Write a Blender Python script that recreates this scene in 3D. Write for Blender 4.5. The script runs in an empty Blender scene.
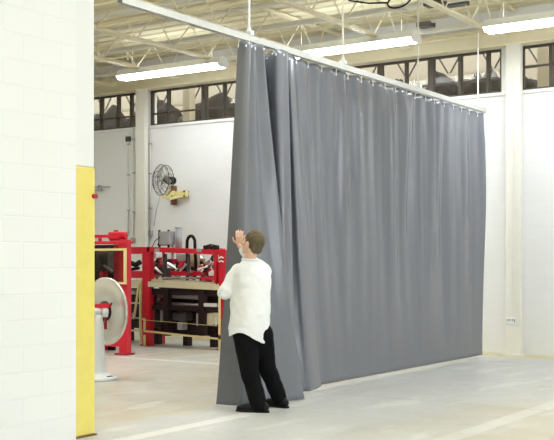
import bpy, bmesh, math, random
from mathutils import Vector, Matrix, noise
random.seed(7)
S = bpy.context.scene
C = S.collection
PI = math.pi

# ------------------------------------------------------------------ camera model
F_PX, TH, CAM_Z, HOR = 1047.0, math.radians(33.9), 1.45, 262.0
ST, CT = math.sin(TH), math.cos(TH)
def at(px, py, Y):
    """point on the plane y = Y that is seen at photo position px, py"""
    l = (px - 277.0) / F_PX
    d = Y / (CT + ST * l)
    return Vector(((-ST + CT * l) * d, Y, CAM_Z - (py - HOR) * d / F_PX))
def xat(px, Y): return at(px, HOR, Y).x
def zat(px, py, Y): return at(px, py, Y).z

# ------------------------------------------------------------------ materials
def mat(name, col, rough=0.6, metal=0.0, spec=0.5, var=0.0, scale=6.0, bump=0.0, bscale=40.0, coat=0.0):
    m = bpy.data.materials.new(name); m.use_nodes = True
    nt = m.node_tree; b = nt.nodes['Principled BSDF']
    b.inputs['Roughness'].default_value = rough
    b.inputs['Metallic'].default_value = metal
    b.inputs['Specular IOR Level'].default_value = spec
    if coat: b.inputs['Coat Weight'].default_value = coat
    col = tuple(col) + (1,)
    tc = nt.nodes.new('ShaderNodeTexCoord')
    n = nt.nodes.new('ShaderNodeTexNoise'); n.inputs['Scale'].default_value = scale; n.inputs['Detail'].default_value = 5
    nt.links.new(tc.outputs['Object'], n.inputs['Vector'])
    mx = nt.nodes.new('ShaderNodeMix'); mx.data_type = 'RGBA'
    mx.inputs[6].default_value = tuple(max(0, c * (1 - var)) for c in col[:3]) + (1,)
    mx.inputs[7].default_value = tuple(min(1, c * (1 + var)) for c in col[:3]) + (1,)
    nt.links.new(n.outputs['Fac'], mx.inputs[0]); nt.links.new(mx.outputs[2], b.inputs['Base Color'])
    if bump:
        n2 = nt.nodes.new('ShaderNodeTexNoise'); n2.inputs['Scale'].default_value = bscale
        nt.links.new(tc.outputs['Object'], n2.inputs['Vector'])
        bp = nt.nodes.new('ShaderNodeBump'); bp.inputs['Strength'].default_value = bump; bp.inputs['Distance'].default_value = 0.01
        nt.links.new(n2.outputs['Fac'], bp.inputs['Height']); nt.links.new(bp.outputs['Normal'], b.inputs['Normal'])
    return m

def block_mat(name, col, mortar, axis, bump=0.35):
    """painted concrete block; axis = the world axis that runs along the wall"""
    m = bpy.data.materials.new(name); m.use_nodes = True
    nt = m.node_tree; b = nt.nodes['Principled BSDF']; b.inputs['Roughness'].default_value = 0.55
    g = nt.nodes.new('ShaderNodeNewGeometry')
    sp = nt.nodes.new('ShaderNodeSeparateXYZ'); nt.links.new(g.outputs['Position'], sp.inputs[0])
    cb = nt.nodes.new('ShaderNodeCombineXYZ')
    nt.links.new(sp.outputs[axis], cb.inputs['X']); nt.links.new(sp.outputs['Z'], cb.inputs['Y'])
    br = nt.nodes.new('ShaderNodeTexBrick')
    nt.links.new(cb.outputs[0], br.inputs['Vector'])
    br.inputs['Scale'].default_value = 1.0
    br.inputs['Brick Width'].default_value = 0.4; br.inputs['Row Height'].default_value = 0.2
    br.inputs['Mortar Size'].default_value = 0.006; br.inputs['Mortar Smooth'].default_value = 0.6
    br.inputs['Color1'].default_value = tuple(col) + (1,)
    br.inputs['Color2'].default_value = tuple(c * 0.985 for c in col) + (1,)
    br.inputs['Mortar'].default_value = tuple(mortar) + (1,)
    nt.links.new(br.outputs['Color'], b.inputs['Base Color'])
    n2 = nt.nodes.new('ShaderNodeTexNoise'); n2.inputs['Scale'].default_value = 9
    nt.links.new(g.outputs['Position'], n2.inputs['Vector'])
    ma = nt.nodes.new('ShaderNodeMath'); ma.operation = 'MULTIPLY_ADD'; ma.inputs[1].default_value = -1.0
    nt.links.new(br.outputs['Fac'], ma.inputs[0])
    mb = nt.nodes.new('ShaderNodeMath'); mb.operation = 'MULTIPLY'; mb.inputs[1].default_value = 0.25
    nt.links.new(n2.outputs['Fac'], mb.inputs[0]); nt.links.new(mb.outputs[0], ma.inputs[2])
    bp = nt.nodes.new('ShaderNodeBump'); bp.inputs['Strength'].default_value = bump; bp.inputs['Distance'].default_value = 0.006
    nt.links.new(ma.outputs[0], bp.inputs['Height']); nt.links.new(bp.outputs['Normal'], b.inputs['Normal'])
    return m

def floor_mat():
    m = bpy.data.materials.new('concrete_floor'); m.use_nodes = True
    nt = m.node_tree; b = nt.nodes['Principled BSDF']; N = nt.nodes.new; L = nt.links.new
    g = N('ShaderNodeNewGeometry'); sp = N('ShaderNodeSeparateXYZ'); L(g.outputs['Position'], sp.inputs[0])
    def nz(scale, detail=6, rough=0.6):
        n = N('ShaderNodeTexNoise'); n.inputs['Scale'].default_value = scale; n.inputs['Detail'].default_value = detail
        n.inputs['Roughness'].default_value = rough; L(g.outputs['Position'], n.inputs['Vector']); return n.outputs['Fac']
    def math_(op, a, bb, c=None):
        n = N('ShaderNodeMath'); n.operation = op
        for i, v in enumerate((a, bb, c)):
            if v is None: continue
            if isinstance(v, (int, float)): n.inputs[i].default_value = v
            else: L(v, n.inputs[i])
        return n.outputs[0]
    def ramp(v, lo, hi):
        n = N('ShaderNodeMapRange'); n.interpolation_type = 'SMOOTHSTEP'
        L(v, n.inputs[0]); n.inputs[1].default_value = lo; n.inputs[2].default_value = hi; return n.outputs[0]
    def mix(f, a, c):
        n = N('ShaderNodeMix'); n.data_type = 'RGBA'; L(f, n.inputs[0])
        for i, v in ((6, a), (7, c)):
            if isinstance(v, tuple): n.inputs[i].default_value = v + (1,)
            else: L(v, n.inputs[i])
        return n.outputs[2]
    X, Y = sp.outputs['X'], sp.outputs['Y']
    n1, n2, n3 = nz(0.55), nz(2.6), nz(9.0, 8, 0.7)
    base = mix(ramp(n1, 0.35, 0.65), (0.57, 0.51, 0.39), (0.66, 0.64, 0.57))
    base = mix(math_('MULTIPLY', ramp(n2, 0.5, 0.75), 0.55), base, (0.60, 0.58, 0.52))
    # grey zone in front of the curtain line
    gz = math_('MULTIPLY', ramp(math_('MULTIPLY_ADD', n2, 0.9, X), -6.1, -5.7), ramp(math_('MULTIPLY_ADD', n1, -2.4, X), -4.7, -6.0))
    base = mix(math_('MULTIPLY', gz, 0.8), base, (0.60, 0.61, 0.62))
    # fine speckle and scuffs
    base = mix(math_('MULTIPLY', ramp(n3, 0.5, 0.68), 0.42), base, (0.48, 0.45, 0.38))
    vo = N('ShaderNodeTexNoise'); vo.inputs['Scale'].default_value = 1.0; vo.inputs['Detail'].default_value = 6
    mp = N('ShaderNodeMapping'); mp.inputs['Scale'].default_value = (3.2, 0.8, 1); mp.inputs['Rotation'].default_value = (0, 0, 0.6)
    L(g.outputs['Position'], mp.inputs[0]); L(mp.outputs[0], vo.inputs['Vector'])
    base = mix(math_('MULTIPLY', ramp(vo.outputs['Fac'], 0.55, 0.66), 0.65), base, (0.76, 0.75, 0.72))
    def line(coord, c, w, wear):
        dd = math_('ABSOLUTE', math_('SUBTRACT', coord, c), 0.0)
        dd = math_('MULTIPLY_ADD', n3, 0.05, dd)
        return math_('MULTIPLY', ramp(dd, w + 0.045, w + 0.005), math_('MULTIPLY', ramp(n2, 0.22, 0.5), wear))
    base = mix(math_('MULTIPLY', line(X, -5.80, 0.085, 0.75), ramp(Y, 9.6, 8.6)), base, (0.86, 0.85, 0.82))
    base = mix(line(X, -3.62, 0.09, 0.5), base, (0.86, 0.85, 0.82))
    base = mix(math_('MULTIPLY', line(Y, 11.9, 0.07, 0.85), ramp(X, -6.3, -6.5)), base, (0.88, 0.87, 0.84))
    base = mix(math_('MULTIPLY', ramp(Y, 15.15, 15.3), 0.85), base, (0.58, 0.49, 0.24))
    # saw-cut control joints
    fr = math_('ABSOLUTE', math_('SUBTRACT', math_('FRACT', math_('DIVIDE', math_('ADD', Y, 1.3), 4.5), 0), 0.5), 0)
    base = mix(math_('MULTIPLY', ramp(fr, 0.004, 0.001), 0.6), base, (0.35, 0.33, 0.28))
    L(base, b.inputs['Base Color'])
    r = N('ShaderNodeMapRange'); L(n2, r.inputs[0]); r.inputs[1].default_value = 0.3; r.inputs[2].default_value = 0.7
    r.inputs[3].default_value = 0.28; r.inputs[4].default_value = 0.5
    L(r.outputs[0], b.inputs['Roughness'])
    bp = N('ShaderNodeBump'); bp.inputs['Strength'].default_value = 0.08; bp.inputs['Distance'].default_value = 0.01
    L(n3, bp.inputs['Height']); L(bp.outputs['Normal'], b.inputs['Normal'])
    return m

def emit_mat(name, col, s):
    m = bpy.data.materials.new(name); m.use_nodes = True
    b = m.node_tree.nodes['Principled BSDF']
    b.inputs['Base Color'].default_value = tuple(col) + (1,)
    b.inputs['Emission Color'].default_value = tuple(col) + (1,); b.inputs['Emission Strength'].default_value = s
    return m

def glass_mat():
    m = bpy.data.materials.new('window_glass'); m.use_nodes = True
    nt = m.node_tree; nt.nodes.remove(nt.nodes['Principled BSDF'])
    t = nt.nodes.new('ShaderNodeBsdfTransparent'); t.inputs[0].default_value = (0.86, 0.85, 0.80, 1)
    gl = nt.nodes.new('ShaderNodeBsdfGlossy'); gl.inputs['Roughness'].default_value = 0.03
    fr = nt.nodes.new('ShaderNodeFresnel'); fr.inputs[0].default_value = 1.2
    mx = nt.nodes.new('ShaderNodeMixShader')
    nt.links.new(fr.outputs[0], mx.inputs[0]); nt.links.new(t.outputs[0], mx.inputs[1]); nt.links.new(gl.outputs[0], mx.inputs[2])
    nt.links.new(mx.outputs[0], nt.nodes['Material Output'].inputs['Surface'])
    return m

M = dict(
    floor=floor_mat(),
    wall_side=block_mat('painted_block_side', (0.87, 0.88, 0.87), (0.85, 0.86, 0.85), 'Y', 0.4),
    wall_back=block_mat('painted_block_back', (0.87, 0.87, 0.86), (0.84, 0.84, 0.83), 'X', 0.2),
    deck=mat('cream_roof_deck', (0.86, 0.79, 0.56), 0.6, var=0.12, scale=1.5),
    cream=mat('cream_steel', (0.88, 0.81, 0.60), 0.55, var=0.06),
    creamw=mat('pale_cream_paint', (0.80, 0.78, 0.70), 0.5, var=0.03),
    white=mat('white_paint', (0.86, 0.86, 0.84), 0.45, var=0.02),
    offwhite=mat('off_white_enamel', (0.84, 0.85, 0.84), 0.35, var=0.02),
    yellow=mat('yellow_paint', (0.82, 0.70, 0.17), 0.5, var=0.07, scale=8, bump=0.1),
    paleyellow=mat('pale_yellow_guard_paint', (0.90, 0.76, 0.36), 0.45, var=0.08),
    fanyellow=mat('pale_yellow_bracket_paint', (0.88, 0.78, 0.36), 0.5, var=0.08),
    bed=mat('cream_bed_steel', (0.76, 0.70, 0.48), 0.45, var=0.1),
    red=mat('red_machine_paint', (0.74, 0.018, 0.04), 0.38, var=0.10, scale=4),
    darkred=mat('dark_red_paint', (0.42, 0.015, 0.03), 0.45, var=0.12),
    black=mat('black_rubber', (0.010, 0.010, 0.011), 0.6, spec=0.25, var=0.1),
    dark=mat('dark_brown_steel', (0.030, 0.017, 0.018), 0.5, spec=0.25, var=0.25),
    darkgrey=mat('dark_grey_steel', (0.10, 0.09, 0.085), 0.4, 0.3, var=0.2),
    frame=mat('dark_window_steel', (0.075, 0.06, 0.045), 0.55, var=0.25),
    grey=mat('grey_enamel', (0.42, 0.43, 0.44), 0.4, var=0.05),
    steel=mat('bright_steel', (0.62, 0.61, 0.59), 0.3, 0.9, var=0.08),
    alu=mat('brushed_reel_metal', (0.82, 0.80, 0.75), 0.25, 0.6, var=0.04, scale=2),
    galv=mat('galvanised_track', (0.60, 0.60, 0.57), 0.42, 0.35, var=0.08, scale=5),
    rust=mat('rusty_brown_steel', (0.22, 0.10, 0.05), 0.7, var=0.3, scale=20),
    curtain=mat('grey_vinyl', (0.172, 0.178, 0.204), 0.21, spec=0.6, var=0.03, scale=1.2),
    hem=mat('pale_hem_tape', (0.75, 0.75, 0.74), 0.5),
    tarp=mat('brown_tarpaulin', (0.030, 0.022, 0.015), 0.8, spec=0.2, var=0.35, scale=3, bump=0.3, bscale=5),
    farwall=mat('pale_far_wall', (0.40, 0.34, 0.26), 0.7, var=0.15, scale=0.6),
    tan=mat('tan_column_paint', (0.40, 0.34, 0.24), 0.6, var=0.08),
    skin=mat('skin', (0.76, 0.47, 0.36), 0.5, var=0.06, scale=14),
    hair=mat('greying_brown_hair', (0.12, 0.09, 0.045), 0.65, var=0.75, scale=26, bump=0.5, bscale=120),
    shirt=mat('white_cotton', (0.86, 0.87, 0.88), 0.8, var=0.02, bump=0.08, bscale=60),
    trousers=mat('black_twill', (0.006, 0.006, 0.007), 0.9, spec=0.1, var=0.2, bump=0.1, bscale=80),
    shoe=mat('black_leather', (0.006, 0.006, 0.007), 0.5, spec=0.25, var=0.2),
    glass=glass_mat(),
    tube=emit_mat('lit_fluorescent_tube', (0.94, 0.97, 1.0), 13.0),
    print=mat('grey_print', (0.30, 0.30, 0.30), 0.6),
)

# ------------------------------------------------------------------ object helpers
def link(name, bm, m, parent=None, smooth=False):
    me = bpy.data.meshes.new(name)
    bmesh.ops.recalc_face_normals(bm, faces=bm.faces[:])
    bm.to_mesh(me); bm.free()
    if smooth:
        for p in me.polygons: p.use_smooth = True
    o = bpy.data.objects.new(name, me); C.objects.link(o)
    me.materials.append(m)
    if parent: o.parent = parent
    return o
def empty(name, loc, rz=0.0, parent=None):
    o = bpy.data.objects.new(name, None); C.objects.link(o)
    o.location = loc; o.rotation_euler = (0, 0, rz); o.empty_display_size = 0.1
    if parent: o.parent = parent
    return o
def tag(o, label, cat, group=None, kind=None):
    o['label'] = label; o['category'] = cat
    if group: o['group'] = group
    if kind: o['kind'] = kind
    return o
def struct(o):
    o['kind'] = 'structure'; return o
def nb(): return bmesh.new()
def box(bm, x0, x1, y0, y1, z0, z1, bev=0.0, mtx=None):
    r = bmesh.ops.create_cube(bm, size=1.0)
    vs = r['verts']
    for v in vs:
        v.co = Vector(((x0 + x1) / 2 + v.co.x * (x1 - x0), (y0 + y1) / 2 + v.co.y * (y1 - y0), (z0 + z1) / 2 + v.co.z * (z1 - z0)))
    if bev > 0:
        es = list({e for v in vs for e in v.link_edges})
        r = bmesh.ops.bevel(bm, geom=es, offset=bev, segments=2, affect='EDGES', profile=0.5)
        vs = list({v for f in r['faces'] for v in f.verts} | {v for v in vs if v.is_valid})
    if mtx is not None:
        for v in vs: v.co = mtx @ v.co
    return vs
def tube(bm, pts, r, seg=8, cap=True, closed=False):
    """swept round bar; r may be one radius or one per point"""
    pts = [Vector(p) for p in pts]; n = len(pts)
    rr = r if isinstance(r, (list, tuple)) else [r] * n
    rings = []
    prev = None
    for i, p in enumerate(pts):
        if closed: t = pts[(i + 1) % n] - pts[i - 1]
        elif i == 0: t = pts[1] - p
        elif i == n - 1: t = p - pts[i - 1]
        else: t = (pts[i + 1] - p).normalized() + (p - pts[i - 1]).normalized()
        t.normalize()
        if prev is None:
            a = Vector((0, 0, 1)) if abs(t.z) < 0.9 else Vector((1, 0, 0))
            u = t.cross(a).normalized()
        else:
            u = (prev - t * prev.dot(t)).normalized()
        prev = u; w = t.cross(u)
        rings.append([bm.verts.new(p + (u * math.cos(2 * PI * k / seg) + w * math.sin(2 * PI * k / seg)) * rr[i]) for k in range(seg)])
    m = n if closed else n - 1
    for i in range(m):
        a, b = rings[i], rings[(i + 1) % n]
        for k in range(seg):
            bm.faces.new((a[k], a[(k + 1) % seg], b[(k + 1) % seg], b[k]))
    if cap and not closed:
        bm.faces.new(rings[0][::-1]); bm.faces.new(rings[-1])
    return rings
def bar(bm, a, b, w, h=None):
    """square bar between two points"""
    h = h or w; a = Vector(a); b = Vector(b); t = (b - a); L = t.length; t.normalize()
    up = Vector((0, 0, 1)) if abs(t.z) < 0.95 else Vector((0, 1, 0))
    s = t.cross(up).normalized(); u = s.cross(t)
    vs = []
    for q in (a, b):
        vs.append([bm.verts.new(q + s * (i * w / 2) + u * (j * h / 2)) for i, j in ((-1, -1), (1, -1), (1, 1), (-1, 1))])
    for k in range(4):
        bm.faces.new((vs[0][k], vs[0][(k + 1) % 4], vs[1][(k + 1) % 4], vs[1][k]))
    bm.faces.new(vs[0][::-1]); bm.faces.new(vs[1])
def lathe(bm, prof, seg=32, mtx=None):
    """prof: (r, z) list turned round z"""
    rings = []
    for r, z in prof:
        if r < 1e-5: rings.append([bm.verts.new((0, 0, z))])
        else: rings.append([bm.verts.new((r * math.cos(2 * PI * k / seg), r * math.sin(2 * PI * k / seg), z)) for k in range(seg)])
    for a, b in zip(rings, rings[1:]):
        for k in range(seg):
            q = (k + 1) % seg
            if len(a) == 1: bm.faces.new((a[0], b[k], b[q]))
            elif len(b) == 1: bm.faces.new((a[k], a[q], b[0]))
            else: bm.faces.new((a[k], a[q], b[q], b[k]))
    if mtx is not None:
        for ring in rings:
            for v in ring: v.co = mtx @ v.co
def frame_from(n, loc):
    n = Vector(n).normalized(); up = Vector((0, 0, 1))
    x = up.cross(n).normalized(); y = n.cross(x)
    m = Matrix((x, y, n)).transposed().to_4x4(); m.translation = Vector(loc); return m

# ================================================================== SETTING
WX, WY = -6.12, 15.8          # face of the near left wall, face of the back wall
SILL, HEAD, DECK = 4.15, 4.85, 5.45
b = nb(); box(b, -25, 9, -9, 16.0, -0.2, 0); floor = struct(link('floor', b, M['floor']))

# near left wall of painted block
b = nb(); box(b, WX - 0.30, WX, -5.0, 6.17, 0, DECK + 0.02); struct(link('wall_left', b, M['wall_side']))
# unseen far left wall of the machine hall, added to bounce light
b = nb(); box(b, -25.2, -25, -9, 16.0, 0, DECK + 0.02); struct(link('wall_far_left', b, M['wall_side']))

b = nb(); box(b, -25, 9, -9.2, -9.0, 0, DECK + 0.02); struct(link('wall_front_added', b, M['wall_back']))  # unseen wall, added to cut the light from behind the camera
# unseen right wall, added with dock openings to make the daylight directional
b = nb()
box(b, 9, 9.2, -9, -3.0, 0, DECK + 0.02); box(b, 9, 9.2, 2.5, 6.5, 0, DECK + 0.02); box(b, 9, 9.2, 12.5, 16.0, 0, DECK + 0.02)
box(b, 9, 9.2, -3.0, 2.5, 4.6, DECK + 0.02); box(b, 9, 9.2, 6.5, 12.5, 4.6, DECK + 0.02)
struct(link('wall_right_added', b, M['wall_side']))
# back wall with clerestory openings
cols = [-21.3, -13.70, -6.04, 1.6]
b = nb()
box(b, -25, 9, WY, WY + 0.25, 0, SILL - 0.001)
box(b, -25, 9, WY, WY + 0.25, HEAD, DECK + 0.02)
for cx in cols: box(b, cx - 0.28, cx + 0.02, WY, WY + 0.25, SILL - 0.001, HEAD)
box(b, -25, -24.6, WY, WY + 0.25, SILL - 0.001, HEAD); box(b, 8.6, 9, WY, WY + 0.25, SILL - 0.001, HEAD)
wall_back = struct(link('wall_back', b, M['wall_back']))
# white ledge course on top of the block and floor-level base
b = nb(); box(b, -25, 9, WY - 0.03, WY, SILL - 0.06, SILL - 0.005, 0.006); link('sill_ledge', b, M['white'], wall_back)

wins = [(-21.28, -13.98), (-13.68, -6.32), (-6.02, 1.32)]
mull = [[(101, .05), (118, .035), (131, .035)],
        [(150, .085), (168, .035), (204, .10), (224, .035), (300, .035), (340, .035), (380, .085), (406, .035), (431, .10), (460, .05), (488, .045)],
        [(522, .09), (551, .05)]]
for i, (xa, xb) in enumerate(wins):
    y0, y1 = WY + 0.06, WY + 0.12
    b = nb()
    box(b, xa, xb, y0, y1, SILL, SILL + 0.035); box(b, xa, xb, y0, y1, HEAD - 0.035, HEAD)
    box(b, xa, xa + 0.05, y0, y1, SILL + 0.035, HEAD - 0.035); box(b, xb - 0.05, xb, y0, y1, SILL + 0.035, HEAD - 0.035)
    wf = struct(link('window_%d' % (i + 1), b, M['frame']))
    xs = [(xat(p, y0), w) for p, w in mull[i]]
    if i == 0: xs += [(x, .05) for x in (-20, -19, -18, -17, -16)]
    if i == 2: xs += [(x, .05) for x in (-3.6, -2.4, -1.2, 0.1)]
    for x, w in xs:
        if xa + 0.05 < x < xb - 0.05:
            b = nb(); box(b, x - w / 2, x + w / 2, y0 - 0.02, y1 + 0.02, SILL + 0.035, HEAD - 0.035); link('mullion', b, M['frame'], wf)
    b = nb(); zr = SILL + 0.22
    if i == 2: zr = SILL + 0.36
    box(b, xa + 0.05, xb - 0.05, y0 + 0.01, y1 - 0.01, zr, zr + 0.03); link('transom', b, M['frame'], wf)
    b = nb(); box(b, xa + 0.05, xb - 0.05, y0 + 0.026, y0 + 0.032, SILL + 0.035, HEAD - 0.035); link('pane', b, M['glass'], wf)

# ceiling: ribbed steel deck, joists, eave beam, pipes
b = nb()
prof = []; y = -9.0
while y < 16.05:
    prof += [(y, DECK), (y + 0.19, DECK), (y + 0.21, DECK + 0.06), (y + 0.28, DECK + 0.06)]; y += 0.30
rows = [[b.verts.new((x, yy, zz)) for yy, zz in prof] for x in (-25, 9)]
top = [[b.verts.new((x, yy, DECK + 0.12)) for yy, zz in prof] for x in (-25, 9)]
for k in range(len(prof) - 1):
    b.faces.new((rows[0][k], rows[0][k + 1], rows[1][k + 1], rows[1][k]))
    b.faces.new((top[0][k], top[1][k], top[1][k + 1], top[0][k + 1]))
ceil = struct(link('ceiling', b, M['deck']))

def joist(x, ya, yb):
    zb, zt = 4.90, 5.38
    b = nb()
    for s in (-1, 1):
        xo = x + s * 0.032
        box(b, xo - 0.025 + s * 0.0, xo + 0.025, ya + 0.5, yb - 0.5, zb, zb + 0.008)
        box(b, xo - s * 0.017 - 0.004, xo - s * 0.017 + 0.004, ya + 0.5, yb - 0.5, zb + 0.008, zb + 0.05)
        box(b, xo - 0.03, xo + 0.03, ya, yb, zt + 0.04, zt + 0.05)
        box(b, xo - s * 0.017 - 0.004, xo - s * 0.017 + 0.004, ya, yb, zt, zt + 0.04)
    y = ya + 0.6
    while y < yb - 0.6:                      # filler plates between the two angles
        box(b, x - 0.013, x + 0.013, y, y + 0.10, zb - 0.004, zb + 0.05); y += 0.3
    j = link('open_web_joist', b, M['cream'], ceil)
    b = nb(); y = ya + 0.5; p = 0.9; zz = []
    while y < yb - 0.5:
        zz += [(x, y, zb + 0.02), (x, min(y + p / 2, yb - 0.5), zt + 0.02)]; y += p
    for q0, q1 in zip(zz, zz[1:]): tube(b, [q0, q1], 0.011, 6)
    link('web', b, M['cream'], j)
for k in range(-8, 9):
    joist(-6.1 + 1.6 * k if k > -12 else 0, 1.0, WY - 0.02)
# eave beam in front of the wall head
b = nb()
box(b, -24.9, 8.9, 15.56, 15.78, 4.84, 4.87); box(b, -24.9, 8.9, 15.66, 15.69, 4.87, 5.10); box(b, -24.9, 8.9, 15.56, 15.78, 5.10, 5.13)
link('eave_beam', b, M['cream'], ceil)
# bridging bars and service pipes running across the joists
for yy, zz, r, m in ((15.1, 4.93, .012, 'cream'), (13.3, 4.93, .014, 'cream'), (12.2, 5.36, .014, 'cream'), (10.4, 4.93, .014, 'cream'), (11.4, 4.93, .014, 'cream')):
    b = nb(); tube(b, [(-24.5, yy, zz), (8.5, yy, zz)], r, 6); link('bridging_bar', b, M[m], ceil)
for yy, zz, r, m in ((14.75, 5.02, .035, 'creamw'), (13.75, 5.18, .045, 'creamw'), (12.75, 5.25, .03, 'creamw'), (11.8, 5.22, .05, 'creamw')):
    b = nb(); tube(b, [(-24.5, yy, zz), (8.5, yy, zz)], r, 10)
    x = -23
    while x < 8:
        tube(b, [(x, yy, zz - r * 1.25), (x, yy, zz + r)], r * 1.15, 10); x += 3.2
    link('service_pipe', b, M[m], ceil, True)
# dark channel stubs with round bars, and a loose cable among the joists
for p0, p1, yy, zz in ((419, 433, 14.6, 5.05), (446, 467, 13.9, 5.12), (426, 444, 13.2, 4.98)):
    xa, xb = xat(p0, yy), xat(p1, yy)
    b = nb(); box(b, xa, xb, yy - 0.09, yy + 0.09, zz, zz + 0.02); box(b, xa, xb, yy - 0.09, yy - 0.08, zz + .02, zz + 0.07); box(b, xa, xb, yy + 0.08, yy + 0.09, zz + .02, zz + 0.07)
    for k in range(3): tube(b, [(xa, yy - 0.04 + 0.04 * k, zz + 0.04), (xb, yy - 0.04 + 0.04 * k, zz + 0.04)], 0.014, 6)
    link('dark_channel', b, M['darkgrey'], ceil)
def loop_pts(c, rx, rz, n=24, a0=0, a1=2 * PI, tilt=0.4):
    return [Vector((c[0] + rx * math.cos(a0 + (a1 - a0) * k / n), c[1] + tilt * rx * math.sin(a0 + (a1 - a0) * k / n), c[2] + rz * math.sin(a0 + (a1 - a0) * k / n))) for k in range(n + 1)]
c0 = at(399, 1, 12.0)
b = nb(); tube(b, loop_pts(c0, 0.16, 0.10), 0.012, 6)
tube(b, [c0 + Vector((-.16, 0, 0)), c0 + Vector((-.5, .1, .06)), c0 + Vector((-.8, .1, .14))], 0.012, 6)
link('cable_loop', b, M['black'], ceil, True)
# sprinkler drops / tie rods hanging from deck at left
for px_, y0_, y1_, yy in ((97, -10, 62, 13.5), (125, 27, 60, 14.2)):
    p0 = at(px_, y0_, yy); p1 = at(px_ + 3, y1_, yy)
    b = nb(); tube(b, [(p0.x, yy, DECK), (p1.x, yy, p1.z)], 0.012, 6); link('drop_rod', b, M['cream'], ceil)

# what lies behind the clerestory: ledge, tan posts, truss, tarped heaps, pale far wall
b = nb(); box(b, -25, 9, 16.05, 21, 3.85, 4.0); struct(link('floor_upper', b, M['tan']))
b = nb(); box(b, -25, 9, 20.6, 20.8, 4.0, 7.2); struct(link('wall_far', b, M['farwall']))
def upper_post(px, w):
    x = xat(px, 17.0)
    b = nb(); box(b, x - w / 2, x + w / 2, 16.9, 17.1, 4.0, 5.9, 0.01)
    box(b, x - w / 2 - .05, x + w / 2 + .05, 16.85, 17.15, 4.0, 4.03)
    return link('upper_post', b, M['tan'])
for px, w, lb in ((189, .18, 'tan post behind the clerestory glass above the wall fan'),
                  (545, .20, 'wide tan post behind the clerestory glass at the right edge of the photo')):
    tag(upper_post(px, w), lb, 'post')
tr = empty('outside_truss', (-8, 18.6, 4.0))
b = nb()
for z in (1.02, 1.75):
    b = nb(); box(b, -16, 16, -.03, .03, z, z + .06); link('chord', b, M['tan'], tr)
b = nb(); x = -15.8
while x < 15.7:
    tube(b, [(x, 0, 1.05), (x + .45, 0, 1.78)], .018, 6); tube(b, [(x + .45, 0, 1.78), (x + .9, 0, 1.05)], .018, 6); x += .9
link('web', b, M['frame'], tr)
for x in (-15.5, -5, 5, 15.5):
    b = nb(); box(b, x - .05, x + .05, -.05, .05, 0, 1.02); link('post', b, M['tan'], tr)
tag(tr, 'long pale zigzag truss seen through the clerestory windows behind the dark heaps', 'truss')
def heap(pp, h, lb, seed, yy=17.9):
    x = (xat(pp[0], yy) + xat(pp[1], yy)) / 2; w = xat(pp[1], yy) - xat(pp[0], yy)
    b = nb(); nx, ny = 28, 14; grid = []
    for i in range(nx + 1):
        row = []
        for j in range(ny + 1):
            u, v = i / nx * 2 - 1, j / ny * 2 - 1
            e = max(0, (1 - abs(u) ** 3.2)) * max(0, (1 - abs(v) ** 3))
            n = noise.noise(Vector((u * 2.2 + seed, v * 2 + seed * 3, seed)))
            zz = 0.002 + h * (e ** 0.5) * (0.82 + 0.28 * n) + (0.05 * noise.noise(Vector((u * 9, v * 6, seed))) if e > 0 else 0) * e
            row.append(b.verts.new((u * w / 2, v * .55, zz)))
        grid.append(row)
    for i in range(nx):
        for j in range(ny): b.faces.new((grid[i][j], grid[i + 1][j], grid[i + 1][j + 1], grid[i][j + 1]))
    rim = [grid[i][0] for i in range(nx + 1)] + [grid[nx][j] for j in range(1, ny + 1)] + [grid[i][ny] for i in range(nx - 1, -1, -1)] + [grid[0][j] for j in range(ny - 1, 0, -1)]
    b.faces.new(rim)
    o = link('tarped_heap', b, M['tarp'], None, True); o.location = (x, yy, 4.0)
    tag(o, lb, 'heap', 'tarped heaps behind the clerestory'); return o
HP = [((88, 133), 1.08, 'dark tarped heap behind the leftmost clerestory window', 1.3),
      ((134, 183), 1.15, 'dark tarped heap behind the window left of the tan post, above the wall fan', 4.1),
      ((184, 240), 1.1, 'dark tarped heap behind the clerestory window by the lead edge of the curtain', 6.7),
      ((368, 425), .98, 'dark humped heap behind the window left of the thick mullion above the curtain', 2.9),
      ((426, 461), 1.04, 'dark tarped heap behind the window right of the thick mullion above the curtain', 8.2),
      ((462, 503), 1.0, 'dark tarped heap behind the window left of the right column', 9.4),
      ((504, 548), .9, 'dark tarped heap behind the window right of the right column', 11.6)]
for (pa, pb), h_, lb, sd_ in HP: heap((pa, pb), h_, lb, sd_)

# ================================================================== COLUMNS, POST
def column(x, lb):
    r = empty('steel_column', (x, 15.62, 0))
    b = nb(); box(b, -.12, .12, -.055, .055, 0.02, 4.84, 0.008); link('shaft', b, M['creamw'], r)
    b = nb(); box(b, -.17, .17, -.10, .10, 0, 0.02); link('base_plate', b, M['creamw'], r)
    tag(r, lb, 'column', 'columns along the back wall'); return r
column(cols[1], 'pale column against the back wall behind the red machines, left of the wall fan')
rc = column(cols[2], 'pale column against the back wall right of the curtain end')
p = at(512, 321, 15.56)
b = nb(); box(b, p.x - .075 - rc.location.x, p.x + .06 - rc.location.x, -.075, -.0555, p.z - .05, p.z + .05, .004)
pl = link('outlet_box', b, M['offwhite'], rc)
for dx in (-.055, -.02, .02, .05):
    b = nb(); box(b, p.x + dx - .012 - rc.location.x, p.x + dx + .008 - rc.location.x, -.078, -.0752, p.z + .0 - .02 * (dx > .03), p.z + .03); link('socket', b, M['print'], pl)
b = nb(); tube(b, [(p.x - rc.location.x + .03, -.066, p.z + .05), (p.x - rc.location.x + .03, -.066, 4.5)], .007, 6); link('conduit', b, M['creamw'], rc)

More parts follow.
